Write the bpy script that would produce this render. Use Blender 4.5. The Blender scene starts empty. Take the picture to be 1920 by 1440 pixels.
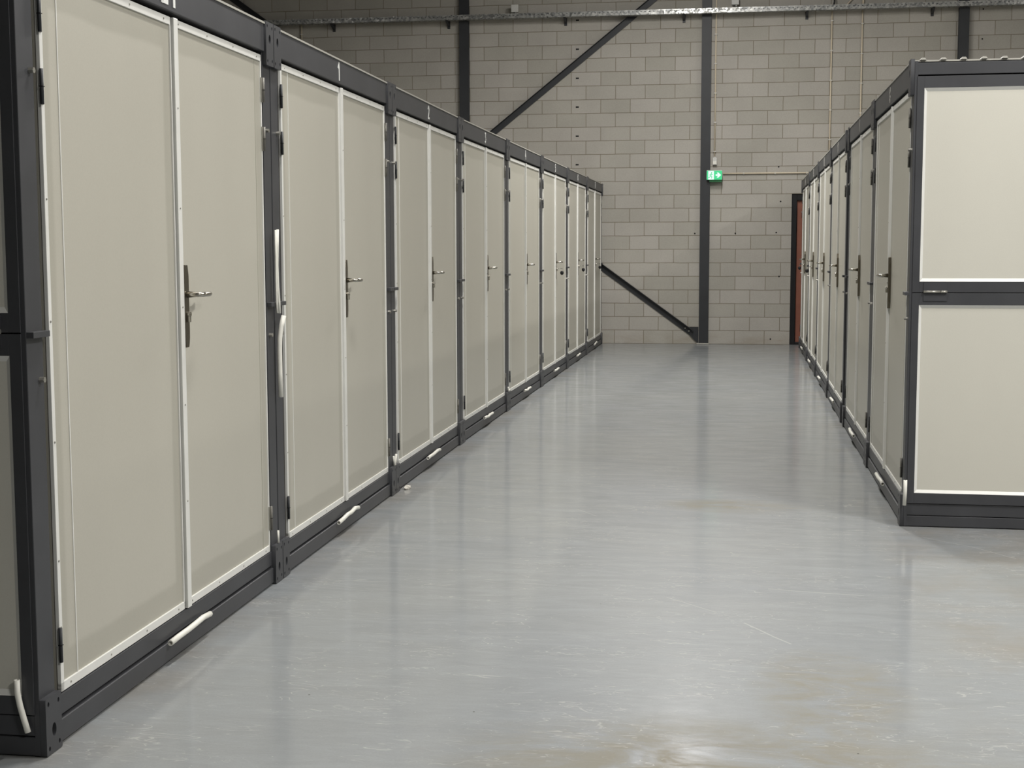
import bpy, bmesh, math, random
from mathutils import Vector, Matrix, Euler
random.seed(7)
S = bpy.context.scene
C = S.collection
PI = math.pi

# ---------------------------------------------------------------- camera
YAW, PITCH, ROLL, HC = 0.1531, -0.0975, -0.0021, 1.432
cy_, sy_ = math.cos(YAW), math.sin(YAW)
fwd = Vector((-sy_*math.cos(PITCH), cy_*math.cos(PITCH), math.sin(PITCH)))
r0 = Vector((cy_, sy_, 0)); u0 = r0.cross(fwd)
rr = math.cos(ROLL)*r0 + math.sin(ROLL)*u0
uu = -math.sin(ROLL)*r0 + math.cos(ROLL)*u0
cam_d = bpy.data.cameras.new('camera'); cam = bpy.data.objects.new('camera', cam_d); C.objects.link(cam)
M = Matrix((rr, uu, -fwd)).transposed().to_4x4(); M.translation = (0, 0, HC)
cam.matrix_world = M
cam_d.sensor_width = 36.0; cam_d.sensor_fit = 'HORIZONTAL'; cam_d.lens = 2618.7/1920*36
cam_d.clip_start = .05; cam_d.clip_end = 200
S.camera = cam

# ---------------------------------------------------------------- world, exposure
W = bpy.data.worlds.new('world'); S.world = W; W.use_nodes = True
W.node_tree.nodes['Background'].inputs[0].default_value = (.75, .82, .9, 1)
W.node_tree.nodes['Background'].inputs[1].default_value = .25
S.view_settings.view_transform = 'Standard'; S.view_settings.look = 'None'
S.view_settings.gamma = 1; S.view_settings.use_curve_mapping = False
S.view_settings.exposure = 0.0

# lamps of the hall: (x, y, z, watts, group)
LAMPS = [(-0.8, 5.4, 5.8, 170), (-0.45, 13.4, 5.9, 290), (-0.45, 16.6, 5.9, 190),
         (-7.6, 12.0, 5.6, 110), (6.4, 14.0, 5.6, 260), (3.6, 4.4, 5.6, 380), (4.4, -2.0, 5.6, 330)]

# ---------------------------------------------------------------- materials
def sr(c):
    return tuple(((v/255+.055)/1.055)**2.4 if v/255 > .04045 else v/255/12.92 for v in c)+(1,)
class NT:
    def __init__(s, name):
        s.m = bpy.data.materials.new(name); s.m.use_nodes = True
        s.t = s.m.node_tree; s.p = s.t.nodes['Principled BSDF']
    def n(s, typ, **kw):
        nd = s.t.nodes.new(typ)
        for k, v in kw.items():
            if k.startswith('i_'):
                key = k[2:]; key = int(key) if key.isdigit() else key.replace('_', ' ')
                nd.inputs[key].default_value = v
            else: setattr(nd, k, v)
        return nd
    def l(s, a, b): s.t.links.new(a, b)
    def math(s, op, a, b=None, clamp=False):
        nd = s.n('ShaderNodeMath', operation=op, use_clamp=clamp)
        for i, v in enumerate((a, b)):
            if v is None: continue
            if isinstance(v, (int, float)): nd.inputs[i].default_value = v
            else: s.l(v, nd.inputs[i])
        return nd.outputs[0]
    def mix(s, f, a, b, blend='MIX'):
        nd = s.n('ShaderNodeMix', data_type='RGBA', blend_type=blend)
        for sock, v in ((nd.inputs[0], f), (nd.inputs[6], a), (nd.inputs[7], b)):
            if isinstance(v, (int, float)): sock.default_value = v
            elif isinstance(v, tuple): sock.default_value = v
            else: s.l(v, sock)
        return nd.outputs[2]
    def ramp(s, f, stops):
        nd = s.n('ShaderNodeValToRGB'); e = nd.color_ramp.elements
        while len(e) < len(stops): e.new(.5)
        for el, (p, c) in zip(e, stops):
            el.position = p; el.color = c if isinstance(c, tuple) else (c, c, c, 1)
        s.l(f, nd.inputs[0]); return nd.outputs[0]
    def noise(s, vec, scale, detail=3, rough=.5, dist=0):
        nd = s.n('ShaderNodeTexNoise', i_Scale=scale, i_Detail=detail, i_Roughness=rough, i_Distortion=dist)
        if vec is not None: s.l(vec, nd.inputs['Vector'])
        return nd.outputs[0]
    def coord(s, scale=(1, 1, 1), which='Object', loc=(0, 0, 0), rot=(0, 0, 0)):
        tc = s.n('ShaderNodeTexCoord'); mp = s.n('ShaderNodeMapping')
        mp.inputs['Scale'].default_value = scale; mp.inputs['Location'].default_value = loc
        mp.inputs['Rotation'].default_value = rot
        s.l(tc.outputs[which], mp.inputs[0]); return mp.outputs[0]
    def bump(s, h, strength, dist=.01):
        b = s.n('ShaderNodeBump', i_Strength=strength, i_Distance=dist); s.l(h, b.inputs['Height'])
        s.l(b.outputs[0], s.p.inputs['Normal'])
    def set(s, col=None, rough=None, metal=None, spec=None):
        if col is not None: s.p.inputs['Base Color'].default_value = col
        if rough is not None: s.p.inputs['Roughness'].default_value = rough
        if metal is not None: s.p.inputs['Metallic'].default_value = metal
        if spec is not None: s.p.inputs['Specular IOR Level'].default_value = spec
def simple(name, rgb, rough=.5, metal=0, spec=.5, var=.08, scale=8, bump=0):
    t = NT(name); t.set(sr(rgb), rough, metal, spec)
    if var:
        v = t.coord(); n = t.noise(v, scale, 4, .6)
        c = sr(rgb); lo = tuple(x*(1-var) for x in c[:3])+(1,); hi = tuple(min(1, x*(1+var)) for x in c[:3])+(1,)
        t.l(t.ramp(n, [(.3, lo), (.7, hi)]), t.p.inputs['Base Color'])
        if bump: t.bump(t.noise(v, 400, 2), bump, .002)
    return t.m

def mat_wall():
    t = NT('concrete_block')
    g = t.n('ShaderNodeTexCoord'); sp = t.n('ShaderNodeSeparateXYZ'); t.l(g.outputs['Object'], sp.inputs[0])
    x, z = sp.outputs[0], sp.outputs[2]
    bw = .4355
    ph = -4.072
    off = None
    base = t.math('ADD', x, 4.072+bw/2)
    for lim, d in ((-3.92, -4.072+3.411), (-.35, -3.411-.106), (3.24, .106-3.677)):
        st = t.math('GREATER_THAN', x, lim); base = t.math('ADD', base, t.math('MULTIPLY', st, d))
    cb = t.n('ShaderNodeCombineXYZ'); t.l(base, cb.inputs[0]); t.l(z, cb.inputs[1])
    # small wobble so the joints are not ruler-straight
    nz = t.n('ShaderNodeTexNoise', i_Scale=3.0, i_Detail=3); t.l(g.outputs['Object'], nz.inputs['Vector'])
    sub = t.n('ShaderNodeVectorMath', operation='SUBTRACT'); t.l(nz.outputs['Color'], sub.inputs[0]); sub.inputs[1].default_value = (.5, .5, .5)
    scl = t.n('ShaderNodeVectorMath', operation='SCALE'); t.l(sub.outputs[0], scl.inputs[0]); scl.inputs['Scale'].default_value = .012
    add = t.n('ShaderNodeVectorMath', operation='ADD'); t.l(cb.outputs[0], add.inputs[0]); t.l(scl.outputs[0], add.inputs[1])
    br = t.n('ShaderNodeTexBrick', offset=.5, offset_frequency=2, squash=1.0)
    t.l(add.outputs[0], br.inputs['Vector'])
    for k, v in (('Scale', 1.0), ('Mortar Size', .0048), ('Mortar Smooth', .25), ('Bias', 0.0), ('Brick Width', bw), ('Row Height', .2)):
        br.inputs[k].default_value = v
    br.inputs['Color1'].default_value = sr((181, 177, 170)); br.inputs['Color2'].default_value = sr((171, 168, 159))
    br.inputs['Mortar'].default_value = sr((138, 131, 116))
    v = t.coord(); n1 = t.noise(v, 1.3, 4, .6); n2 = t.noise(v, 55, 3, .7)
    c = t.mix(1.0, br.outputs[0], t.ramp(n1, [(.3, .88), (.7, 1.0)]), 'MULTIPLY')
    c = t.mix(.5, c, t.ramp(n2, [(.25, .78), (.75, 1.0)]), 'MULTIPLY')
    # damp, dusty stain along the floor line
    low = t.math('MULTIPLY', t.math('SUBTRACT', .22, z), 5.0, True)
    st = t.math('MULTIPLY', low, t.ramp(t.noise(t.coord((1, 1, 3)), 2.2, 4, .6), [(.4, 0.0), (.7, 1.0)]))
    c = t.mix(t.math('MULTIPLY', st, .45), c, sr((132, 120, 96)))
    t.l(c, t.p.inputs['Base Color']); t.set(rough=.92, spec=.2)
    h = t.math('SUBTRACT', t.math('MULTIPLY', n2, .25), t.math('MULTIPLY', br.outputs[1], 1.0))
    t.bump(h, .7, .006)
    return t.m

SCR = [((.968, 7.03), (1.19, 6.81), .003), ((1.186, 6.812), (1.327, 6.60), .003), ((-.232, 5.657), (-.024, 5.449), .0025),
       ((.078, 5.305), (.241, 5.037), .004), ((-.046, 4.708), (.044, 4.672), .002), ((-.794, 7.534), (-.68, 7.35), .003), ((.183, 5.854), (.57, 5.792), .004)]
def mat_floor():
    t = NT('grey_epoxy_floor')
    v = t.coord()
    big = t.noise(v, .7, 4, .55, .4); mid = t.noise(t.coord((1.4, 5.5, 1)), 1.9, 7, .68, .7)
    fine = t.noise(t.coord((2, 5, 1)), 9, 5, .7, .3); grit = t.noise(v, 140, 2, .6)
    base = t.ramp(big, [(.3, sr((139, 144, 148))), (.7, sr((148, 152, 153)))])
    base = t.mix(.45, base, t.ramp(mid, [(.32, .80), (.68, 1.0)]), 'MULTIPLY')
    base = t.mix(.4, base, t.ramp(fine, [(.3, .82), (.75, 1.0)]), 'MULTIPLY')
    base = t.mix(.5, base, t.ramp(grit, [(.3, .85), (.7, 1.0)]), 'MULTIPLY')
    # trodden brownish dirt: a wide ragged patch near the junction of the aisles
    sp = t.n('ShaderNodeSeparateXYZ'); t.l(v, sp.inputs[0])
    def blob(cx, cy, rx, ry):
        a = t.math('POWER', t.math('DIVIDE', t.math('SUBTRACT', sp.outputs[0], cx), rx), 2)
        b = t.math('POWER', t.math('DIVIDE', t.math('SUBTRACT', sp.outputs[1], cy), ry), 2)
        return t.math('SUBTRACT', 1.0, t.math('ADD', a, b), True)
    dn = t.noise(t.coord((1, 2.2, 1)), 3.2, 6, .7, .8)
    dm = t.ramp(dn, [(.36, 0.0), (.6, 1.0)])
    bl = t.math('ADD', blob(.02, 3.75, .95, .5), blob(.35, 4.5, .28, .55), True)
    bl = t.math('ADD', bl, blob(.05, 7.75, .5, .25), True)
    dirt = t.math('MULTIPLY', dm, bl)
    base = t.mix(t.math('MULTIPLY', dirt, .7), base, sr((128, 120, 98)))
    # edge grime along the rows
    ed = t.math('ADD', t.math('MULTIPLY', t.math('SUBTRACT', -1.62, sp.outputs[0]), 4.0, True), t.math('MULTIPLY', t.math('SUBTRACT', sp.outputs[0], .66), 4.0, True), True)
    ed = t.math('MULTIPLY', ed, t.ramp(t.noise(t.coord((1, 1, 1)), 1.7, 5, .65), [(.42, 0.0), (.66, 1.0)]))
    base = t.mix(t.math('MULTIPLY', ed, .4), base, sr((128, 114, 92)))
    # pale scratches
    scr = None
    for i, (rot, sc, thr) in enumerate(((.35, 4.2, .006), (-.5, 6.1, .005), (1.3, 5.2, .005), (.05, 9.5, .008))):
        w = t.noise(t.coord((.8, 3.2, 1), rot=(0, 0, rot)), sc, 2, .5, .5)
        line = t.math('LESS_THAN', t.math('ABSOLUTE', t.math('SUBTRACT', w, .5)), thr)
        gate = t.ramp(t.noise(t.coord(loc=(i*9, 3, 0)), 2.6, 3, .6), [(.52, 0.0), (.62, 1.0)])
        s_ = t.math('MULTIPLY', line, gate); scr = s_ if scr is None else t.math('MAXIMUM', scr, s_)
    vo = t.n('ShaderNodeTexVoronoi', feature='F1', i_Scale=9.0, i_Randomness=1.0); t.l(t.coord((1, 2.0, 1)), vo.inputs['Vector'])
    fleck = t.math('LESS_THAN', vo.outputs['Distance'], .022)
    def seg(p, q, w):        # distance to one floor scratch p-q
        L = math.hypot(q[0]-p[0], q[1]-p[1]); a = math.atan2(q[1]-p[1], q[0]-p[0]); c, s_ = math.cos(a), math.sin(a)
        X = t.math('SUBTRACT', sp.outputs[0], p[0]); Y = t.math('SUBTRACT', sp.outputs[1], p[1])
        u = t.math('ADD', t.math('MULTIPLY', X, c), t.math('MULTIPLY', Y, s_)); v_ = t.math('SUBTRACT', t.math('MULTIPLY', Y, c), t.math('MULTIPLY', X, s_))
        v_ = t.math('ADD', v_, t.math('MULTIPLY', t.math('SUBTRACT', big, .5), .08))
        m_ = t.math('LESS_THAN', t.math('ABSOLUTE', v_), w)
        return t.math('MULTIPLY', m_, t.math('LESS_THAN', t.math('ABSOLUTE', t.math('SUBTRACT', u, L/2)), L/2))
    scr = t.math('MULTIPLY', scr, .75)
    for p_, q_, w_ in SCR: scr = t.math('MAXIMUM', scr, t.math('MULTIPLY', seg(p_, q_, w_), .8))
    base = t.mix(t.math('MULTIPLY', scr, .42), base, sr((200, 200, 194)))
    base = t.mix(t.math('MULTIPLY', fleck, .5), base, sr((215, 214, 208)))
    vo2 = t.n('ShaderNodeTexVoronoi', feature='F1', i_Scale=5.0); t.l(t.coord(loc=(4.2, 1.7, 0)), vo2.inputs['Vector'])
    base = t.mix(t.math('LESS_THAN', vo2.outputs['Distance'], .016), base, sr((60, 58, 54)))
    t.l(base, t.p.inputs['Base Color'])
    ro = t.math('ADD', .44, t.math('MULTIPLY', mid, .14)); ro = t.math('ADD', ro, t.math('MULTIPLY', dirt, .2))
    t.l(ro, t.p.inputs['Roughness']); t.set(spec=.36)
    hb = t.math('ADD', t.noise(t.coord((1, 1.6, 1)), 3.5, 4, .6), t.math('MULTIPLY', t.noise(v, 26, 3, .6), .07))
    hb = t.math('ADD', hb, t.math('MULTIPLY', scr, -.04))
    t.bump(hb, .10, .012)
    # thin glossy seal coat, rubbed dull in patches
    wear = t.ramp(mid, [(.40, 1.0), (.72, .55)])
    t.l(t.math('MULTIPLY', t.math('MULTIPLY', wear, .8), t.math('SUBTRACT', 1.0, dirt)), t.p.inputs['Coat Weight'])
    t.l(t.math('ADD', .07, t.math('MULTIPLY', fine, .11)), t.p.inputs['Coat Roughness'])
    cb = t.n('ShaderNodeBump', i_Strength=.05, i_Distance=.01)
    t.l(t.noise(t.coord((.5, 1.6, 1)), 4.5, 3, .55), cb.inputs['Height']); t.l(cb.outputs[0], t.p.inputs['Coat Normal'])
    return t.m

def mat_panel(name, rgb, dark_margin):
    t = NT(name); v = t.coord()
    n = t.noise(t.coord((1, 1, .35)), 1.6, 3, .5); g = t.noise(v, 230, 2, .6)
    c0 = sr(rgb)
    c = t.mix(1.0, c0, t.ramp(n, [(.3, .94), (.7, 1.0)]), 'MULTIPLY')
    c = t.mix(.35, c, t.ramp(g, [(.3, .88), (.7, 1.0)]), 'MULTIPLY')
    t.set(rough=.34, spec=.45)
    if dark_margin:   # paler middle field with a ragged darker margin all round the leaf (generated coords)
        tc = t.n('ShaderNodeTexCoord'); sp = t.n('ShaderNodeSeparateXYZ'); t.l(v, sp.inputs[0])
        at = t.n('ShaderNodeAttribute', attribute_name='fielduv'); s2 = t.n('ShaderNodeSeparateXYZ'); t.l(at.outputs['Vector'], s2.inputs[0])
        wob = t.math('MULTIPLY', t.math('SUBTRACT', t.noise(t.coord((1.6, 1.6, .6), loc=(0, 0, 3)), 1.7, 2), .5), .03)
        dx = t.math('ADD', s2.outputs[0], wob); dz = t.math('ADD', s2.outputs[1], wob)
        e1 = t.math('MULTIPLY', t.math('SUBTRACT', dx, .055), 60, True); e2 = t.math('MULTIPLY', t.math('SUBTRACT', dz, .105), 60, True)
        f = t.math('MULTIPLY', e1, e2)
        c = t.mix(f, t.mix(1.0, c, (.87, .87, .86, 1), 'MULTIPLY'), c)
    t.l(c, t.p.inputs['Base Color']); t.bump(g, .12, .001)
    return t.m

MT = {}
MT['wall'] = mat_wall(); MT['floor'] = mat_floor()
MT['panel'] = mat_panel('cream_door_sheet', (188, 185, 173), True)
MT['panel_plain'] = mat_panel('cream_wall_sheet', (204, 202, 191), False)
MT['frame'] = simple('anthracite_paint', (63, 64, 67), .42, 0, .4, .10, 5, .05)
MT['steel'] = simple('dark_structural_steel', (45, 47, 50), .5, 0, .4, .12, 4)
MT['hinge'] = simple('grey_hinge_steel', (112, 110, 104), .45, .3, .4, .1, 30)
MT['black'] = simple('black_paint', (22, 22, 24), .55, 0, .3, .1)
MT['dark_gap'] = simple('painted_gap_shade', (20, 20, 22), .8, 0, .2, 0)  # near-black fill: shade of the grooves and door gaps put into colour
MT['alu'] = simple('white_aluminium_trim', (225, 225, 220), .3, 0, .5, .03, 10)
MT['white'] = simple('white_plastic', (228, 227, 218), .45, 0, .4, .05, 20)
MT['paint_mark'] = simple('white_number_paint', (225, 226, 222), .6, 0, .3, .06, 60)
MT['paint_faint'] = simple('faded_number_paint', (176, 174, 168), .7, 0, .2, .1, 60)
MT['galv'] = simple('zinc_plated_steel', (168, 166, 158), .38, .7, .5, .15, 60)
MT['stainless'] = simple('brushed_steel', (176, 172, 162), .24, 1, .5, .06, 80)
MT['platemetal'] = simple('brushed_dark_steel', (120, 114, 102), .32, 1, .5, .08, 60)
MT['tan'] = simple('cream_conduit_plastic', (212, 200, 178), .5, 0, .3, .05, 30)
MT['box'] = simple('pale_grey_plastic', (196, 196, 192), .5, 0, .3, .03)
MT['red'] = simple('brick_red_door_paint', (134, 84, 68), .5, 0, .4, .08, 6)
MT['ceil'] = simple('ceiling_steel_deck', (120, 120, 118), .7, 0, .3, .05)
MT['side'] = simple('painted_hall_wall', (150, 148, 140), .9, 0, .2, .05)
MT['roof'] = simple('grey_white_roof_sheet', (170, 168, 160), .45, 0, .4, .08, 10)
MT['paper'] = simple('white_tissue', (226, 222, 212), .9, 0, .2, .05, 30)
def mat_tray():
    t = NT('galvanised_perforated'); v = t.coord((1, 1, 1))
    vo = t.n('ShaderNodeTexVoronoi', feature='F1', i_Scale=38.0); t.l(v, vo.inputs['Vector'])
    sp = t.n('ShaderNodeSeparateColor'); t.l(vo.outputs['Color'], sp.inputs[0])
    c = t.ramp(sp.outputs[0], [(.0, sr((118, 120, 120))), (1.0, sr((176, 176, 172)))])
    t.l(c, t.p.inputs['Base Color']); t.set(rough=.35, metal=.75)
    r = t.ramp(sp.outputs[1], [(0, .25), (1, .6)]); t.l(r, t.p.inputs['Roughness']); return t.m
MT['tray'] = mat_tray()
def emis(name, rgb, strength):
    t = NT(name); t.set((0, 0, 0, 1), .5); t.p.inputs['Emission Color'].default_value = sr(rgb)
    t.p.inputs['Emission Strength'].default_value = strength; return t.m
MT['sign_green'] = emis('lit_green', (62, 216, 140), 1.0)
MT['sign_white'] = emis('lit_white', (236, 255, 250), 1.05)
MT['sign_shade'] = simple('painted_green_shade', (70, 150, 100), .4, 0, .4, 0)  # colour of the green-tinted shadow painted under the exit sign
MT['lamp'] = emis('lit_diffuser', (255, 250, 242), 10.0)

# ---------------------------------------------------------------- geometry helpers
class MB:
    def __init__(s): s.b = bmesh.new(); s.mats = []
    def mi(s, m):
        if m is None: m = s.mats[0] if s.mats else None
        if m not in s.mats: s.mats.append(m)
        return s.mats.index(m)
    def box(s, x0, x1, y0, y1, z0, z1, m=None):
        i = s.mi(m); v = [s.b.verts.new(p) for p in ((x0,y0,z0),(x1,y0,z0),(x1,y1,z0),(x0,y1,z0),(x0,y0,z1),(x1,y0,z1),(x1,y1,z1),(x0,y1,z1))]
        for f in ((0,3,2,1),(4,5,6,7),(0,1,5,4),(1,2,6,5),(2,3,7,6),(3,0,4,7)):
            fc = s.b.faces.new([v[k] for k in f]); fc.material_index = i
        return s
    def prism(s, pts, axis, a, b, m=None):
        """pts: 2D outline, extruded along axis ('x','y','z') from a to b"""
        i = s.mi(m)
        def P(p, h): return {'x': (h, p[0], p[1]), 'y': (p[0], h, p[1]), 'z': (p[0], p[1], h)}[axis]
        A = [s.b.verts.new(P(p, a)) for p in pts]; B = [s.b.verts.new(P(p, b)) for p in pts]
        n = len(pts); fs = [s.b.faces.new(A[::-1]), s.b.faces.new(B)]
        for k in range(n): fs.append(s.b.faces.new((A[k], A[(k+1) % n], B[(k+1) % n], B[k])))
        for f in fs: f.material_index = i
        return s
    def tube(s, pts, r, m=None, seg=10, cap=True, smooth=True, flat=1.0):
        i = s.mi(m); pts = [Vector(p) for p in pts]; rings = []
        prev = None
        for k, p in enumerate(pts):
            d = (pts[min(k+1, len(pts)-1)]-pts[max(k-1, 0)]).normalized()
            if prev is None:
                up = Vector((0, 0, 1)) if abs(d.z) < .9 else Vector((1, 0, 0)); a = d.cross(up).normalized()
            else: a = (prev-d*prev.dot(d)).normalized()
            prev = a; b = d.cross(a); rad = r[k] if isinstance(r, (list, tuple)) else r
            rings.append([s.b.verts.new(p+a*math.cos(2*PI*j/seg)*rad+b*math.sin(2*PI*j/seg)*rad*flat) for j in range(seg)])
        for k in range(len(rings)-1):
            for j in range(seg):
                f = s.b.faces.new((rings[k][j], rings[k][(j+1) % seg], rings[k+1][(j+1) % seg], rings[k+1][j])); f.material_index = i; f.smooth = smooth
        if cap:
            s.b.faces.new(rings[0][::-1]).material_index = i; s.b.faces.new(rings[-1]).material_index = i
        return s
    def strip(s, pts, w, axis, a, b, m=None):
        """stroke drawn with a flat brush: 2D polyline pts, width w, extruded on axis from a to b"""
        for p, q in zip(pts, pts[1:]):
            dx, dy = q[0]-p[0], q[1]-p[1]; L = math.hypot(dx, dy) or 1; dx /= L; dy /= L; e = w*.42
            nx, ny = -dy*w/2, dx*w/2; p2 = (p[0]-dx*e, p[1]-dy*e); q2 = (q[0]+dx*e, q[1]+dy*e)
            s.prism([(p2[0]+nx, p2[1]+ny), (p2[0]-nx, p2[1]-ny), (q2[0]-nx, q2[1]-ny), (q2[0]+nx, q2[1]+ny)], axis, a, b, m)
        return s
    def mesh(s, name):
        me = bpy.data.meshes.new(name); bmesh.ops.recalc_face_normals(s.b, faces=s.b.faces)
        s.b.to_mesh(me); s.b.free()
        for m in s.mats: me.materials.append(m)
        return me
    def build(s, name, parent=None, bevel=0, loc=None, label=None):
        o = bpy.data.objects.new(name, s.mesh(name)); C.objects.link(o)
        if parent: o.parent = parent
        if loc: o.location = loc
        if bevel:
            b = o.modifiers.new('bevel', 'BEVEL'); b.width = bevel; b.segments = 2; b.limit_method = 'ANGLE'; b.angle_limit = .6
        if label: o['label'] = label
        return o
def tag(o, label=None, cat=None, group=None, kind=None):
    if label: o['label'] = label
    if cat: o['category'] = cat
    if group: o['group'] = group
    if kind: o['kind'] = kind
    return o
def empty(name, loc, rz=0):
    o = bpy.data.objects.new(name, None); C.objects.link(o); o.location = loc; o.rotation_euler = (0, 0, rz)
    o.empty_display_size = .1; return o
def holed_plate(name, w, h, th, holes, mat, parent, loc):
    """plate in local xz, thickness towards +y; real drilled holes: (x, z, rx, rz)"""
    cu = bpy.data.curves.new(name, 'CURVE'); cu.dimensions = '2D'; cu.fill_mode = 'BOTH'; cu.extrude = th/2
    def spl(pts):
        sp = cu.splines.new('POLY'); sp.points.add(len(pts)-1); sp.use_cyclic_u = True
        for p, q in zip(sp.points, pts): p.co = (q[0], q[1], 0, 1)
    c = .003
    spl([(c, 0), (w-c, 0), (w, c), (w, h-c), (w-c, h), (c, h), (0, h-c), (0, c)])
    for x, z, rx, rz in holes:
        spl([(x+rx*math.cos(2*PI*k/16), z+rz*math.sin(2*PI*k/16)) for k in range(16)])
    tmp = bpy.data.objects.new('tmp', cu); C.objects.link(tmp)
    dg = bpy.context.evaluated_depsgraph_get(); me = bpy.data.meshes.new_from_object(tmp.evaluated_get(dg)); me.name = name
    bpy.data.objects.remove(tmp); bpy.data.curves.remove(cu)
    me.transform(Matrix.Translation((0, th/2, 0)) @ Matrix.Rotation(PI/2, 4, 'X'))
    me.materials.clear(); me.materials.append(mat)
    o = bpy.data.objects.new(name, me); C.objects.link(o); o.parent = parent; o.location = loc
    return o
_plates = {}
def plate(top, parent, x):
    key = top
    if key not in _plates:
        H = .178 if top else .165; W_ = .094
        big = .108 if top else .066
        hs = [(.017, .018, .0055, .0075), (.077, .022, .0055, .0075), (.017, H-.018, .0055, .0075), (.077, H-.022, .0055, .0075), (.047, big, .0125, .02)]
        o = holed_plate('corner_plate', W_, H, .0185, hs, MT['frame'], parent, (x, 0, 0))
        _plates[key] = o.data
    else:
        o = bpy.data.objects.new('corner_plate', _plates[key]); C.objects.link(o); o.parent = parent
    o.location = (x, 0, 2.184 if top else .002); return o

# ---------------------------------------------------------------- hall shell
D = 20.87
def struct(o): o['kind'] = 'structure'; return o
DX0, DX1, DZ = .905, 1.985, 2.2
b = MB()
b.box(-11.2, DX0, D, D+.22, -.05, 6.6, MT['wall']); b.box(DX1, 9.2, D, D+.22, -.05, 6.6); b.box(DX0, DX1, D, D+.22, DZ, 6.6)
for k, z in enumerate((4.755, 4.336, 3.915, 3.496, 3.07, 2.652)):      # weep holes
    b.box(-2.257, -2.212, D-.0015, D+.01, z-.011, z+.011, MT['black'])
for x, z in ((3.508, 4.76), (3.506, 4.347), (-.36-.13, 1.63), (.10, 1.63), (.69, 1.64), (.71, 2.59), (.745, 2.09), (.74, 1.0), (.63, .08)):
    b.prism([(x+.012*math.cos(a*PI/4), z+.012*math.sin(a*PI/4)) for a in range(8)], 'y', D-.0015, D+.01, MT['black'])
struct(b.build('wall_back'))
struct(MB().box(-11.2, 9.2, -8, D+.22, -.3, 0, MT['floor']).build('floor'))
struct(MB().box(-11.2, 9.2, -8, D+.22, 6.6, 6.8, MT['ceil']).build('ceiling'))
struct(MB().box(-11.4, -11.2, -8, D+.22, -.05, 6.8, MT['side']).build('wall_left'))
struct(MB().box(9.2, 9.4, -8, D+.22, -.05, 6.8, MT['side']).build('wall_right'))
struct(MB().box(-11.2, 9.2, -8.2, -8, -.05, 6.8, MT['side']).build('wall_front'))
# door in the far wall
dr = empty('door_1', ((DX0+DX1)/2, D, 0)); struct(dr); dx = (DX1-DX0)/2
f = MB()
f.box(-dx, -dx+.075, .02, .2, 0, DZ, MT['black']); f.box(dx-.075, dx, .02, .2, 0, DZ); f.box(-dx+.075, dx-.075, .02, .2, DZ-.09, DZ); f.box(-dx+.075, dx-.075, .03, .2, 0, .03)
f.build('door_frame', dr, .003)
lf = MB().box(-dx+.078, dx-.078, .07, .115, .035, DZ-.093, MT['red']).build('door_leaf', dr, .003)
MB().tube([(dx-.15, .07, 1.05), (dx-.15, .01, 1.05), (dx-.28, .01, 1.05)], .009, MT['stainless']).build('handle', lf)

# steel columns, braces on the far wall
def column(xc, label, base):
    r = empty('steel_column', (xc, D-.05, 0))
    m = MB(); w = .07
    m.box(-w, w, -.03, -.02, 0.02, 6.6, MT['steel']); m.box(-.006, .006, -.02, .04, 0.02, 6.6); m.box(-w, w, .036, .048, 0.02, 6.6)
    m.build('column_shaft', r, .001)
    MB().box(-.1, .08, -.05, .048, 0.002, .02, MT['roof']).build('base_plate', r, .002)
    tag(r, label, 'column', 'steel columns along the far wall'); return r
column(-3.921, 'dark grey steel column against block wall, left one where the two diagonal braces cross', 0)
colm = column(-.347, 'dark grey steel column in the middle of the far wall, green exit sign at its side', 1)
column(3.243, 'dark grey steel column rising behind the roof of the nearest right-hand container', 0)
def brace(x0, z0, x1, z1, y, label, w=.085):
    r = empty('diagonal_brace', (x0, y, z0)); L = math.hypot(x1-x0, z1-z0); a = math.atan2(z1-z0, x1-x0)
    m = MB().box(0, L, .03, .036, -w/2, w/2, MT['steel'])
    o1 = m.build('angle_web', r); sgn = 1 if math.cos(a) > 0 else -1
    o2 = MB().box(0, L, -.035, .036, (w/2-.006) if sgn > 0 else -w/2, (w/2) if sgn > 0 else (-w/2+.006), MT['steel']).build('angle_flange', r)
    for o in (o1, o2): o.rotation_euler = (0, -a, 0)
    tag(r, label, 'brace'); return r
bA = brace(-.52, .165, -3.70, 2.47, D-.045, 'lower dark steel brace rising leftwards from the foot of the middle column', .088)
brace(-4.22, 2.84, -7.6, 5.27, D-.045, 'dark steel brace end above the farther-left containers at top left of the wall', .088)
for t_ in (.05, .12):
    MB().prism([(.009*math.cos(k*PI/3), .009*math.sin(k*PI/3)) for k in range(6)], 'y', -.008, .03, MT['galv']).build('bolt', bA, loc=(-t_*.81, -.0, t_*.586))
MB().prism([(.0, -.02), (.09, -.115), (.128, -.145), (.128, .1), (.02, .1), (-.1, .09)], 'y', .002, .012, MT['steel']).build('gusset_plate', bA, loc=(-.03, .018, -.01))
brace(-3.80, 2.89, -.52, 5.496, D-.06, 'upper dark steel brace rising rightwards from behind the left containers to picture top', .084)

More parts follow.
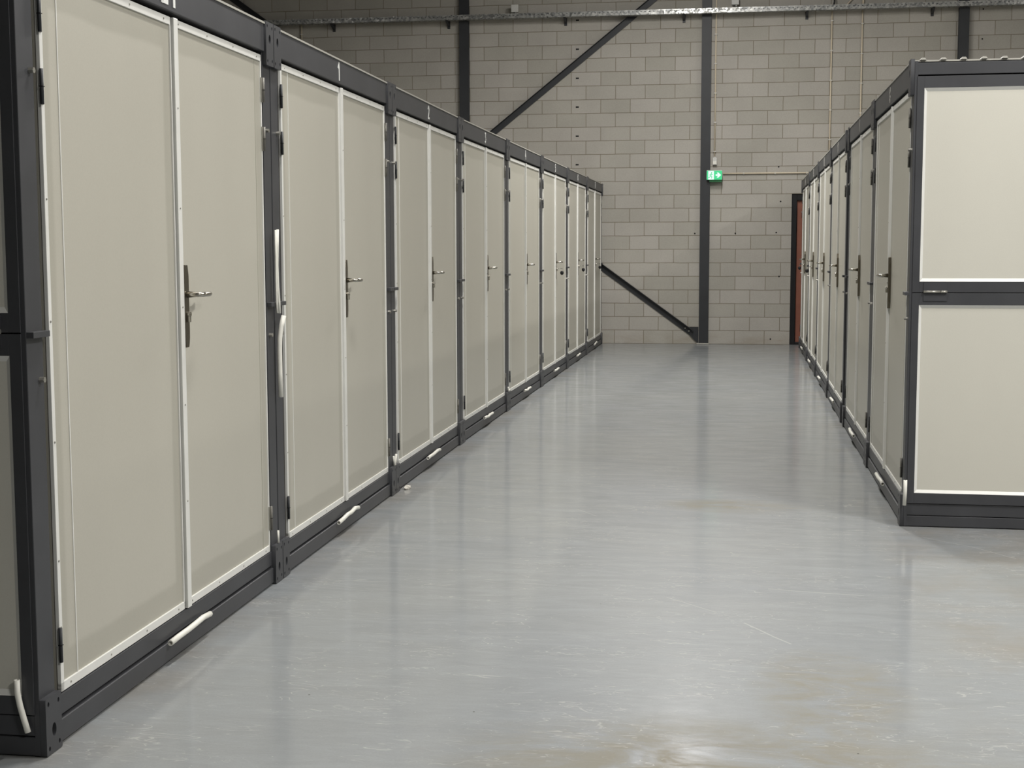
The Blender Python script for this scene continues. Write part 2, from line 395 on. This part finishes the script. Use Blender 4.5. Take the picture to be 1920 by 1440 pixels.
# cable tray with brackets along the far wall
tr = empty('cable_tray', (-1, D-.16, 4.81))
m = MB(); m.box(-10.2, 10.2, -.05, -.047, -.035, .035, MT['tray']); m.box(-10.2, 10.2, .06, .063, -.035, .035); m.box(-10.2, 10.2, -.05, .063, -.036, -.033)
for k in range(330):
    x = -9.9+k*.06
    m.box(x, x+.022, -.0508, -.0500, .006, .014, MT['steel'])
m.build('tray_channel', tr)
for x in (-7.7, -5.925, -4.16, -2.407, -.676, 1.072, 2.811, 4.55):
    q = MB(); q.prism([(-.05, -.036), (.16, -.036), (.16, -.10), (.12, -.10), (-.02, -.05)], 'x', -.016, .016, MT['steel']); q.box(-.02, .02, .145, .16, -.13, .02)
    q.build('bracket', tr, loc=(x+1, 0, 0))
tag(tr, 'long galvanised perforated cable tray running across the top of the block wall', 'cable tray')
def jbox(x, z, label):
    r = MB().box(-.052, .052, -.05, 0, -.055, .055, MT['box']); r.box(-.02, -.006, -.03, -.015, -.075, -.055, MT['steel']); r.box(.006, .02, -.03, -.015, -.075, -.055)
    o = r.build('junction_box', None, .004, (x, D-.11, z)); tag(o, label, 'junction box', 'junction boxes on the cable tray')
    return o
jbox(-3.165+.02, 4.925, 'pale grey junction box standing on cable tray to the left of diagonal brace')
jbox(.055, 4.945, 'pale grey junction box on cable tray just right of the middle column')
def conduit(x, z0, z1, label, clips, cat='conduit'):
    r = empty('wall_conduit', (x, D, z0))
    MB().tube([(0, -.024, 0), (0, -.024, z1-z0)], .0105, MT['tan']).build('pipe', r)
    for z in clips: MB().box(-.018, .018, -.034, 0, -.007, .007, MT['box']).build('clip', r, loc=(0, 0, z-z0))
    tag(r, label, cat, 'thin cream conduits on the far wall'); return r
cl = lambda a, n: [a-k*.42 for k in range(n)]
conduit(-.214, 2.745, 6.3, 'thin cream conduit dropping beside the middle column to a small white switch box', cl(4.5, 5))
conduit(1.425, 2.3, 4.88, 'thin cream vertical conduit left of its pair above the right containers', cl(4.65, 6))
conduit(1.85, 2.3, 4.95, 'thin cream vertical conduit right of its pair above the right containers', cl(4.6, 6))
conduit(-6.43, 2.3, 4.85, 'thin conduit under the dim left end of the cable tray', cl(4.65, 5))
r = empty('wall_conduit', (-.09, D, 2.5)); MB().tube([(0, -.024, 0), (2.1, -.024, 0)], .0115, MT['tan']).build('pipe', r)
for x in (.3, .75, 1.2, 1.65): MB().box(-.007, .007, -.034, 0, -.016, .016, MT['box']).build('clip', r, loc=(x, 0, 0))
tag(r, 'thin cream horizontal conduit running from the exit sign towards the right', 'conduit', 'thin cream conduits on the far wall')
r = MB().box(-.03, .03, -.05, 0, -.06, .045, MT['box']); r.box(-.026, .026, -.056, -.05, -.052, -.005, MT['white']); r.box(-.012, .012, -.04, -.015, .045, .06)
tag(r.build('switch_box', None, .004, (-.21, D, 2.685)), 'small pale socket box on the block wall right above exit sign', 'switch box')
r = MB().tube([(0, 0, 0), (.02, -.01, .12), (.015, 0, .2), (-.02, 0, .215), (-.04, 0, .17)], .011, MT['black'])
tag(r.build('cable', None, loc=(1.432, D-.07, 4.79)), 'short black cable hooked over the tray at left conduit', 'cable')
r = MB().tube([(0, 0, 0), (0, 0, .16), (-.03, 0, .215), (-.08, 0, .225), (-.13, 0, .19), (-.27, 0, .03)], .009, MT['tan'])
tag(r.build('cable', None, loc=(1.86, D-.03, 4.79)), 'beige cable arching over the tray at right conduit', 'cable')
# exit sign
sg = empty('exit_sign', (-.213, D-.09, 2.472)); sw, sh = .112, .066
MB().box(-sw, sw, -.06, 0, -sh, sh+.006, MT['box']).build('sign_housing', sg, .003)
q = MB(); q.box(-sw+.002, sw-.002, -.066, -.06, -sh, sh-.004, MT['sign_green']); q.box(-.088, -.006, -.0675, -.066, -sh+.002, sh-.008, MT['sign_white'])
yq = (-.0690, -.0675)
ar = [(.018, -.009), (.052, -.009), (.034, -.034), (.058, -.034), (.096, .002), (.058, .038), (.034, .038), (.052, .013), (.018, .013)]
q.prism([(a, z-.002) for a, z in ar], 'y', -.0675, -.066, MT['sign_white'])
g = MT['sign_green']   # running figure in green on the white half
for pts, w in ((((-.045, .018), (-.052, -.008)), .014), (((-.052, -.01), (-.036, -.022), (-.04, -.046)), .009), (((-.054, -.01), (-.066, -.028), (-.082, -.034)), .009),
               (((-.045, .018), (-.03, .006), (-.02, .012)), .006), (((-.046, .018), (-.062, .012), (-.07, -.002)), .006)):
    q.strip(pts, w, 'y', *yq, g)
q.prism([(-.040+.009*math.cos(k*PI/6), .034+.009*math.sin(k*PI/6)) for k in range(12)], 'y', *yq, g)
q.build('sign_face', sg, label='lit green face with white running-man panel and white right arrow')
MB().box(-sw+.04, sw-.004, -.02, .088, -sh-.03, -sh, MT['sign_shade']).build('sign_shadow', sg)  # green block painted in as the sign's glow-tinted shadow on the wall
tag(sg, 'lit green and white emergency exit sign with right arrow beside the middle column', 'exit sign')

# ceiling lamps
for i, (x, y, z, w) in enumerate(LAMPS):
    r = empty('batten_lamp', (x, y, z)); L = .75
    MB().box(-.16, .16, -L, L, 0, .06, MT['white']).build('lamp_housing', r, .006)
    MB().box(-.15, .15, -L+.02, L-.02, -.02, 0, MT['lamp']).build('diffuser', r)
    for yy in (-.5, .5): MB().tube([(0, yy, .06), (0, yy, 6.6-z)], .004, MT['galv'], 6).build('suspension_wire', r)
    la = bpy.data.lights.new('lamp_light', 'AREA'); la.shape = 'RECTANGLE'; la.size = .28; la.size_y = 1.5; la.energy = w; la.color = (1.0, .972, .935)
    lo = bpy.data.objects.new('lamp_light', la); C.objects.link(lo); lo.parent = r; lo.location = (0, 0, -.03)
    tag(r, 'ceiling batten lamp hung above the hall floor', 'lamp', 'ceiling batten lamps')

# ---------------------------------------------------------------- storage containers
HT = 2.355
def digit_strokes(ch):
    return {'1': [[(-.12, .74), (.06, 1), (.1, 0)]],
            '2': [[(-.22, .78), (-.1, .97), (.1, .97), (.2, .78), (.12, .5), (-.2, .03), (.24, .03)]],
            '3': [[(-.2, .95), (.18, .97), (-.0, .6), (.18, .5), (.2, .2), (.05, .0), (-.2, .08)]],
            '4': [[(.0, 1), (-.24, .36), (.26, .36)], [(.1, .62), (.1, 0)]],
            '5': [[(.2, 1), (-.16, 1), (-.18, .58), (.08, .6), (.2, .35), (.1, .04), (-.2, .04)]],
            '6': [[(.14, 1), (-.16, .5), (-.18, .15), (.0, 0), (.18, .15), (.14, .42), (-.14, .42)]],
            '7': [[(-.2, 1), (.22, 1), (-.02, 0)]],
            '8': [[(0, .52), (-.17, .72), (-.08, 1), (.1, 1), (.17, .74), (0, .52), (-.2, .26), (-.1, 0), (.12, 0), (.2, .26), (0, .52)]],
            '9': [[(.17, .6), (-.12, .52), (-.18, .82), (0, 1), (.17, .88), (.17, .5), (.06, 0)]],
            '0': [[(0, 1), (-.2, .75), (-.2, .25), (0, 0), (.2, .25), (.2, .75), (0, 1)]]}[ch]
def hinge(parent, x, z0, z1, s):
    q = MB(); xm = x
    q.tube([(xm, .0125, z0), (xm, .0125, z1)], .0055, MT['steel'] if s > 0 else MT['hinge'], 10)
    q.box(min(xm, xm+s*.018), max(xm, xm+s*.016), .0155, .018, z0, z1, MT['galv'])
    zc = (z0+z1)/2
    q.box(xm-.006, xm+.006, .0065, .018, zc-.001, zc+.001, MT['black'])
    return q.build('hinge', parent)
def add_field(o, x0, x1, z0, z1):
    me = o.data; at = me.attributes.new('fielduv', 'FLOAT_VECTOR', 'POINT')
    return at
def leaf(root, x0, x1, left, dark_margin=True):
    """one door leaf between x0..x1, z .147..2.222; front faces at about y=.018"""
    z0, z1 = .147, 2.222
    d = empty('door', (0, 0, 0)); d.parent = root
    # sheet as a grid carrying its distance to the leaf edge
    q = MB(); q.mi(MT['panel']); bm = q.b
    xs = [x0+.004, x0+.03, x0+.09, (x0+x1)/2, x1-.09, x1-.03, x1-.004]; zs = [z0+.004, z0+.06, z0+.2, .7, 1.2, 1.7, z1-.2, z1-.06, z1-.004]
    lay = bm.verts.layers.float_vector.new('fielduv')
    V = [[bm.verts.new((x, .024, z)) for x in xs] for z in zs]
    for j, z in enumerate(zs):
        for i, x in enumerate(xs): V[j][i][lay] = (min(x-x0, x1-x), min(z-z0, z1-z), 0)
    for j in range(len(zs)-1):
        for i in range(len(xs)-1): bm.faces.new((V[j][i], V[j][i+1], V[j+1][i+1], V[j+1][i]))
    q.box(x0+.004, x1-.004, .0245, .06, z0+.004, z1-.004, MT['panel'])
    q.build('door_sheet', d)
    # aluminium edging with rivets
    t = MB(); tw = .027
    lw, rw = (.019, .006) if left else (.036, .010)
    yl = .018 if left else .011
    t.box(x0, x1, .018, .03, z0, z0+tw, MT['alu']); t.box(x0, x1, .018, .03, z1-tw, z1)
    t.box(x0, x0+lw, .018 if left else .010, .03, z0, z1); t.box(x1-rw, x1, .018, .03, z0, z1)
    def riv(x, z, y): t.prism([(x+.0038*math.cos(k*PI/3), z+.0038*math.sin(k*PI/3)) for k in range(6)], 'y', y-.002, y+.001, MT['galv'])
    n = 4
    for k in range(n):
        x = x0+.06+(x1-x0-.12)*k/(n-1); riv(x, z0+tw/2, .018); riv(x, z1-tw/2, .018)
    for k in range(1, 6):
        z = z0+(z1-z0)*k/6+.04; riv(x0+lw*.5, z, .018 if left else .010)
    t.build('door_trim', d, .0012)
    if left:
        MB().box(x0+.112, x0+.1165, .0215, .0245, z0+tw, z1-tw, MT['alu']).build('sheet_seam', d)
    else:
        MB().box(x1-.075, x1-.072, .0228, .0245, z0+tw, z1-tw, MT['panel']).build('sheet_seam', d)
    for a, b_ in ((2.03, 2.13), (1.832, 1.93), (.238, .34)):
        hinge(d, x0-.006 if left else x1+.007, a, b_, 1 if left else -1)
    if not left:
        hx = x0+.036+.022
        q = MB(); w = .021
        q.prism([(hx-w*.6, 1.372), (hx+w*.6, 1.372), (hx+w, 1.335), (hx+w, 1.115), (hx+w*.6, 1.08), (hx-w*.6, 1.08), (hx-w, 1.115), (hx-w, 1.335)], 'y', .009, .024, MT['platemetal'])
        q.build('handle_plate', d, .002)
        z = 1.268; q = MB(); rad = .0092
        path = [(hx, .014, z), (hx, -.025, z), (hx+.003, -.036, z), (hx+.012, -.045, z), (hx+.028, -.049, z), (hx+.066, -.047, z), (hx+.088, -.042, z), (hx+.097, -.036, z), (hx+.101, -.027, z)]
        q.tube(path, [.0125]+[rad]*7+[rad*.9], MT['stainless'], 12); q.build('lever_handle', d)
        q = MB(); zc = 1.192
        q.tube([(hx, .014, zc+.006), (hx, -.004, zc+.006)], .0088, MT['stainless'], 12); q.box(hx-.005, hx+.005, -.003, .014, zc-.022, zc+.004); q.build('lock_cylinder', d, .001)
    return d
def side_gate(root, x, s):
    """two-flap gate closing the free side of an end unit; x = plane, s = outward sign (local x); runs back along +y"""
    g = empty('side_gate', (0, 0, 0)); g.parent = root; L = 2.72; a = .033; bk = L
    X = lambda d0, d1: (min(x+s*d0, x+s*d1), max(x+s*d0, x+s*d1))
    def bx(q, d0, d1, y0, y1, z0, z1, m=None): q.box(*X(d0, d1), y0, y1, z0, z1, m)
    for z0, z1, iz0, iz1, nm in ((.123, 1.198, .177, 1.138, 'lower_flap'), (1.202, 2.276, 1.256, 2.218, 'upper_flap')):
        fl = empty(nm, (0, 0, 0)); fl.parent = g
        q = MB(); bx(q, -.03, .004, a, a+.035, z0, z1, MT['frame']); bx(q, -.03, .004, bk-.035, bk, z0, z1)
        bx(q, -.03, .004, a+.035, bk-.035, z0, iz0); bx(q, -.03, .004, a+.035, bk-.035, iz1, z1); q.build('flap_frame', fl, .0008)
        q = MB(); y0, y1 = a+.035, bk-.035; w = .016
        q.mi(MT['alu'])   # sloped glazing bead
        def bead(P, Q, p, r_):
            vs = [q.b.verts.new(v) for v in (P, Q, r_, p)]; q.b.faces.new(vs)
        xo, xi = x+s*.0035, x-s*.006
        o_ = [(xo, y0, iz0), (xo, y1, iz0), (xo, y1, iz1), (xo, y0, iz1)]; i_ = [(xi, y0+.014, iz0+w), (xi, y1-.014, iz0+w), (xi, y1-.014, iz1-w), (xi, y0+.014, iz1-w)]
        for k in range(4): bead(o_[k], o_[(k+1) % 4], i_[k], i_[(k+1) % 4])
        q.build('panel_bead', fl)
        q = MB(); bx(q, -.028, -.0062, y0, y1, iz0, iz1, MT['panel_plain']); q.build('infill_panel', fl)
    for yy in (.088, 1.3, 2.5):
        q = MB(); bx(q, .004, .007, yy, yy+.115, 1.158, 1.197, MT['frame']); bx(q, .004, .007, yy, yy+.115, 1.209, 1.250)
        q.tube([(x+s*.011, yy, 1.205), (x+s*.011, yy+.08, 1.205)], .0065, MT['galv'], 10); q.tube([(x+s*.011, yy+.082, 1.205), (x+s*.011, yy+.115, 1.205)], .0065, MT['galv'], 10)
        q.build('flap_hinge', g)
    q = MB(); bx(q, -.05, 0.0, .033, L+.1, .004, .057, MT['frame']); bx(q, -.05, -.002, .033, L+.1, .0605, .1195); bx(q, -.05, -.03, .015, L+.1, .05, .13, MT['dark_gap']); q.build('side_sill', g, .002)
    q = MB(); bx(q, -.06, -.001, .033, L+.1, 2.283, 2.343, MT['frame']); q.build('side_top_rail', g, .002)
    return g
def container(loc, rz, w, number, label, group, gate=None, faded=False, bold=False, roof_front=True, clips=True):
    root = empty('storage_container', loc, rz); DEP = 2.85
    # posts
    for x0, x1 in ((.002, .096), (w-.096, w-.002)):
        gs = (gate == 'left' and x0 < 1) or (gate == 'right' and x0 > 1)
        q = MB(); q.box(x0, x1, .019, .036 if gs else .11, .003, HT-.004, MT['frame']); q.build('corner_post', root, .002)
        q = MB(); q.box(x0, x1, DEP-.1, DEP, .02, HT-.01, MT['frame']); q.build('corner_post', root)
        q = MB(); q.box(x0+.002, x1+.004 if x0 < 1 else x1, -.002, .019, 1.186, 1.203, MT['frame']); q.build('post_clip', root, .001)
        for bz in (1.918, 1.066):
            bx_ = (x0+.07) if x0 < 1 else (x0+.028)
            MB().prism([(.0085*math.cos(k*PI/3), .0085*math.sin(k*PI/3)) for k in range(6)], 'y', .004, .019, MT['galv']).build('bolt', root, loc=(bx_, 0, bz))
    for top in (False, True):
        plate(top, root, .001); plate(top, root, w-.095)
    x0, x1 = .097, w-.097
    q = MB(); q.box(x0, x1, .008, .09, 2.237, HT-.006, MT['frame']); tb = q.build('top_beam', root, .003)
    q = MB(); q.box(x0, x1, .010, .09, .008, .073, MT['frame']); q.build('lower_sill', root, .004)
    q = MB(); q.box(x0, x1, .017, .09, .082, .143, MT['frame']); q.build('upper_sill', root, .003)
    q = MB(); q.box(x0, x1, .03, .08, .05, .09, MT['dark_gap']); q.box(x0, x1, .045, .09, .14, 2.24, MT['dark_gap']); q.build('door_rebate', root)  # near-black boxes paint the shade inside sill groove and door gaps
    c = w/2+.012
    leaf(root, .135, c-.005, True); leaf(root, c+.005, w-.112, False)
    # number painted on the beam
    q = MB(); h = .078 if not bold else .10; wd = .013 if not bold else .019; n = len(number)
    for k, ch in enumerate(number):
        cx = w/2-.03+(k-(n-1)/2)*(.075 if bold else .058)
        for st in digit_strokes(ch): q.strip([(cx+a*h, (2.262 if bold else 2.2565)+z*h*.97) for a, z in st], wd, 'y', .0062, .0082, MT['paint_faint'] if faded else MT['paint_mark'])
    q.build('unit_number', tb, label='hand-painted number '+number)
    # roof sheet with ribs
    q = MB(); q.box(.02, w-.02, .004, DEP, HT-.006, HT+.002, MT['roof'])
    y = .06
    while y < DEP-.05:
        q.prism([(y-.015, HT+.002), (y+.015, HT+.002), (y+.008, HT+.012), (y-.008, HT+.012)], 'x', .006, w-.006, MT['roof']); y += .0975
    q.build('roof_sheet', root)
    # body walls
    q = MB()
    if gate != 'left': q.box(.006, .03, .11, DEP-.1, .06, 2.33, MT['panel_plain'])
    if gate != 'right': q.box(w-.03, w-.006, .11, DEP-.1, .06, 2.33, MT['panel_plain'])
    q.box(.096, w-.096, DEP-.03, DEP-.006, .06, 2.33, MT['panel_plain']); q.box(.03, w-.03, .09, DEP-.03, .04, .06)
    q.build('body_walls', root)
    if gate == 'left': side_gate(root, .002, -1)
    if gate == 'right': side_gate(root, w-.002, 1)
    tag(root, label, 'storage container', group); return root

LJ = [(-1.881, 3.575), (-1.892, 5.74), (-1.901, 7.875), (-1.905, 9.985), (-1.892, 12.09), (-1.877, 14.24), (-1.862, 16.45), (-1.846, 18.6), (-1.836, 20.77)]
GAP = {1: (0, .07), 2: (.12, 0)}   # the 2nd and 3rd right-hand units stand apart
RJ = [(.888, 7.29), (.903, 9.33), (.920, 11.48), (.940, 13.62), (.962, 15.83), (.982, 17.95), (1.008, 20.25)]
LN = ['24', '1', '2', '3', '4', '5', '6', '7']; RN = ['8', '9', '10', '11', '12', '13']
ll = ['cream double-door storage container numbered 24, nearest of the left row, with dark end gate',
      'cream double-door storage container painted number 1, next to number 24 in the left row',
      'storage container painted number 2 in the left row, between numbers 1 and 3',
      'storage container painted number 3 in the left row, fourth from the front',
      'storage container painted number 4 in the left row, fifth from the front',
      'storage container painted number 5 in the left row, keys in its lock',
      'storage container in the left row, last but one before the block wall',
      'storage container at the far end of the left row, touching the block wall']
rl = ['nearest container of the right row, cream two-panel end gate facing the viewer',
      'second container from the front in the right row, grey double doors',
      'third container from the front in the right row, just past the black double posts',
      'fourth container from the front in the right row, brightly lit doors',
      'fifth container of the right row, last but one before the red door',
      'farthest container of the right row, beside the red door in the block wall']
def frame_of(p, q, flip):
    dx, dy = q[0]-p[0], q[1]-p[1]; L = math.hypot(dx, dy)
    if not flip: return Vector((p[0], p[1], 0)), math.atan2(dy, dx), L-.006
    return Vector((q[0], q[1], 0)), math.atan2(-dy, -dx), L-.006
UL, UR = [], []
for i in range(8):
    loc, rz, w = frame_of(LJ[i], LJ[i+1], False)
    UL.append((container(loc, rz, w, LN[i], ll[i], 'left row of storage containers', 'left' if i == 0 else None, bold=(i == 0)), w, loc, rz))
for i in range(6):
    g0, g1 = GAP.get(i, (0, 0))
    loc, rz, w = frame_of((RJ[i][0], RJ[i][1]+g0), (RJ[i+1][0], RJ[i+1][1]-g1), True)
    UR.append((container(loc, rz, w, RN[i], rl[i], 'right row of storage containers', 'right' if i == 0 else None, faded=True), w, loc, rz))
def to_world(u, p):
    return Matrix.Translation(u[2]) @ Matrix.Rotation(u[3], 4, 'Z') @ Vector(p)

# ---------------------------------------------------------------- loose small things
def split_tube(name, pts, r, mat=None):
    """slit hose: thick-walled open profile swept along pts"""
    q = MB(); q.mi(mat or MT['white']); P = [Vector(p) for p in pts]; rings = []; prev = None; n = 12; gap = .5
    for k, p in enumerate(P):
        d = (P[min(k+1, len(P)-1)]-P[max(k-1, 0)]).normalized()
        if prev is None:
            a = Vector((0, 1, 0)); a = (a-d*a.dot(d)).normalized()
        else: a = (prev-d*prev.dot(d)).normalized()
        prev = a; b2 = d.cross(a); ring = []
        for rad in (r, r*.66):
            rng = range(n+1) if rad == r else range(n, -1, -1)
            for j in rng:
                t = gap/2+(2*PI-gap)*j/n
                ring.append(q.b.verts.new(p+(a*math.cos(t)+b2*math.sin(t))*rad))
        rings.append(ring)
    m_ = len(rings[0])
    for k in range(len(rings)-1):
        for j in range(m_):
            f = q.b.faces.new((rings[k][j], rings[k][(j+1) % m_], rings[k+1][(j+1) % m_], rings[k+1][j])); f.smooth = True
    for ring in (rings[0], rings[-1]):
        for j in range(n): q.b.faces.new((ring[j], ring[j+1], ring[m_-2-j], ring[m_-1-j]))
    return q
def place(q, name, u, origin, label, cat, group=None):
    o = q.build(name); o.location = to_world(u, origin); o.rotation_euler = (0, 0, u[3]); tag(o, label, cat, group); return o
names_l = ['24', '1', '2', '3', '4', '5', None, None]
sl = {0: 'white rubber tube clipped on the sill rail of container 24, longest of them', 1: 'white slit rubber tube clipped on the sill rail of container 1',
      2: 'short white rubber tube clipped on the sill rail of container 2', 3: 'short white rubber tube on the sill rail of container 3',
      4: 'short white rubber tube on the sill rail of container 4', 5: 'short white rubber tube on the sill rail of container 5',
      6: 'tiny white tube on sill rail of last but one left container', 7: 'tiny white tube on sill rail of farthest left container'}
srl = {0: 'white rubber tube on the sill rail of the nearest right-hand container', 1: 'white rubber tube on the sill rail of the second right-hand container',
       2: 'white rubber tube on the sill rail of the third right-hand container', 3: 'white rubber tube on the sill rail of the fourth right-hand container',
       4: 'tiny white tube on sill rail of fifth right-hand container', 5: 'tiny white tube on sill rail of farthest right-hand container'}
for row, U, lab in (('l', UL, sl), ('r', UR, srl)):
    for i, u in enumerate(U):
        w = u[1]; L = .19; rnd = random.Random(i*3+len(row)*11+(row == 'r'))
        kink = rnd.uniform(-.006, .006)
        pts = [(-L, 0, -.004+kink), (-L*.6, -.003, kink*.5), (-L*.2, -.004, -kink), (L*.2, -.004, .003), (L*.6, -.002, .004-kink), (L, .0, -.002)]
        q = split_tube('t', pts, .0105)
        place(q, 'rubber_tube', u, (w/2+.0, -.0045, .083), lab[i], 'tube', 'white rubber tubes clipped on the container sills')
# two strips on the joint between 24 and 1
u = UL[1]
q = split_tube('t', [(-.012, -.001, 1.509), (-.016, .0, 1.43), (-.020, .001, 1.36), (-.018, 0, 1.27), (-.010, -.001, 1.205), (-.007, -.002, 1.156)], .0062)
q2 = MB(); q2.tube([(-.028, .004, 1.507), (-.028, .005, 1.4), (-.027, .006, 1.3), (-.026, .005, 1.2), (-.024, .003, 1.158)], .0045, MT['white'], 8)
place(q, 'edge_strip', u, (-.026, -.012, 0), 'curved white plastic strip hanging on the joint beside container 1, upper front one', 'plastic strip', 'white strips on the post joint')
place(q2, 'edge_strip', u, (-.026, -.014, 0), 'thin white plastic strip tucked behind the curved one above the post clip', 'plastic strip', 'white strips on the post joint')
q = split_tube('t', [(.014, -.012, 1.144), (.002, -.004, 1.10), (-.008, 0, 1.05), (-.011, .001, 1.0), (-.010, .001, .9), (-.006, 0, .797)], .0105)
place(q, 'edge_strip', u, (-.012, -.009, 0), 'wider white plastic strip on the post joint beside container 1, lower one with torn spot', 'plastic strip', 'white strips on the post joint')
q = MB(); q.tube([(0, 0, .168), (0, .0, .222)], .005, MT['white'], 8); place(q, 'edge_strip', UL[1], (-.045, .006, 0), 'white strip stub standing on corner plate between containers 24 and 1', 'plastic strip')
q = MB(); q.tube([(-.02, 0, .168), (-.035, 0, .225)], .006, MT['white'], 8).tube([(-.005, 0, .168), (.02, -.002, .23)], .0075, None, 8)
place(q, 'edge_strip', UL[2], (0, .006, 0), 'forked white strip stub on corner plate between containers 1 and 2', 'plastic strip')
q = MB(); q.tube([(-.01, 0, .168), (-.02, 0, .21)], .007, MT['white'], 8).tube([(-.005, 0, .17), (.03, -.002, .185)], .007, None, 8)
place(q, 'edge_strip', UL[4], (0, .004, 0), 'bent white strip stub on corner plate between containers 3 and 4', 'plastic strip')
# tubes hanging at the front corners
q = split_tube('t', [(-.008, 0, .228), (-.007, -.001, .19), (.000, -.002, .155), (.010, -.001, .115), (.020, 0, .078)], .0085)
o = q.build('rubber_tube'); o.location = (-1.948, 3.560, 0); tag(o, 'bent white rubber tube on the dark gate corner of container 24', 'tube')
q = split_tube('t', [(0, 0, .245), (0, -.001, .19), (-.002, 0, .115)], .0095)
o = q.build('rubber_tube'); o.location = (.909, 7.273, 0); tag(o, 'straight white rubber tube on the gate corner of the nearest right-hand container', 'tube')
# keys with black fobs
def keys(u, label, dx=.0):
    w = u[1]; c = w/2+.012; hx = c+.005+.058
    r = empty('key_set', to_world(u, (hx, -.006, 1.199)), u[3])
    MB().tube([(0, 0, 0), (0, -.03, 0)], .0035, MT['galv'], 8).box(-.011, .011, -.052, -.03, -.002, .002, MT['steel']).build('key', r)
    MB().tube([(.014*math.cos(a*PI/8), -.046, -.014+.014*math.sin(a*PI/8)) for a in range(17)], .0012, MT['galv'], 6).build('key_ring', r)
    q = MB(); q.tube([(dx, -.046, -.028), (dx, -.046, -.034), (dx, -.046, -.052), (dx, -.046, -.066), (dx, -.046, -.072)], [.008, .018, .021, .014, .005], MT['black'], 12, flat=.5); q.build('key_fob', r)
    tag(r, label, 'keys', 'keys left in container locks'); return r
keys(UL[5], 'keys with black fob hanging in the lock of container 5')
keys(UL[6], 'keys with black fob in the lock of the last but one left container', .004)
keys(UL[7], 'keys with black fob in the lock of the farthest left container', .004)
keys(UR[4], 'keys with black fob in the lock of the fifth right-hand container')
keys(UR[5], 'keys with black fob in the lock of the farthest right-hand container')
# crumpled tissue at the foot of the 1|2 plate
bm = bmesh.new(); bmesh.ops.create_icosphere(bm, subdivisions=2, radius=.024)
for v in bm.verts: v.co *= random.uniform(.55, 1.2); v.co.z = max(-.012, v.co.z*.7)
me = bpy.data.meshes.new('tissue_scrap'); bm.to_mesh(me); bm.free(); me.materials.append(MT['paper'])
o = bpy.data.objects.new('tissue_scrap', me); C.objects.link(o); o.location = (-1.868, 8.02, .0125)
tag(o, 'small crumpled white tissue on the floor at the corner plate between containers 1 and 2', 'tissue')
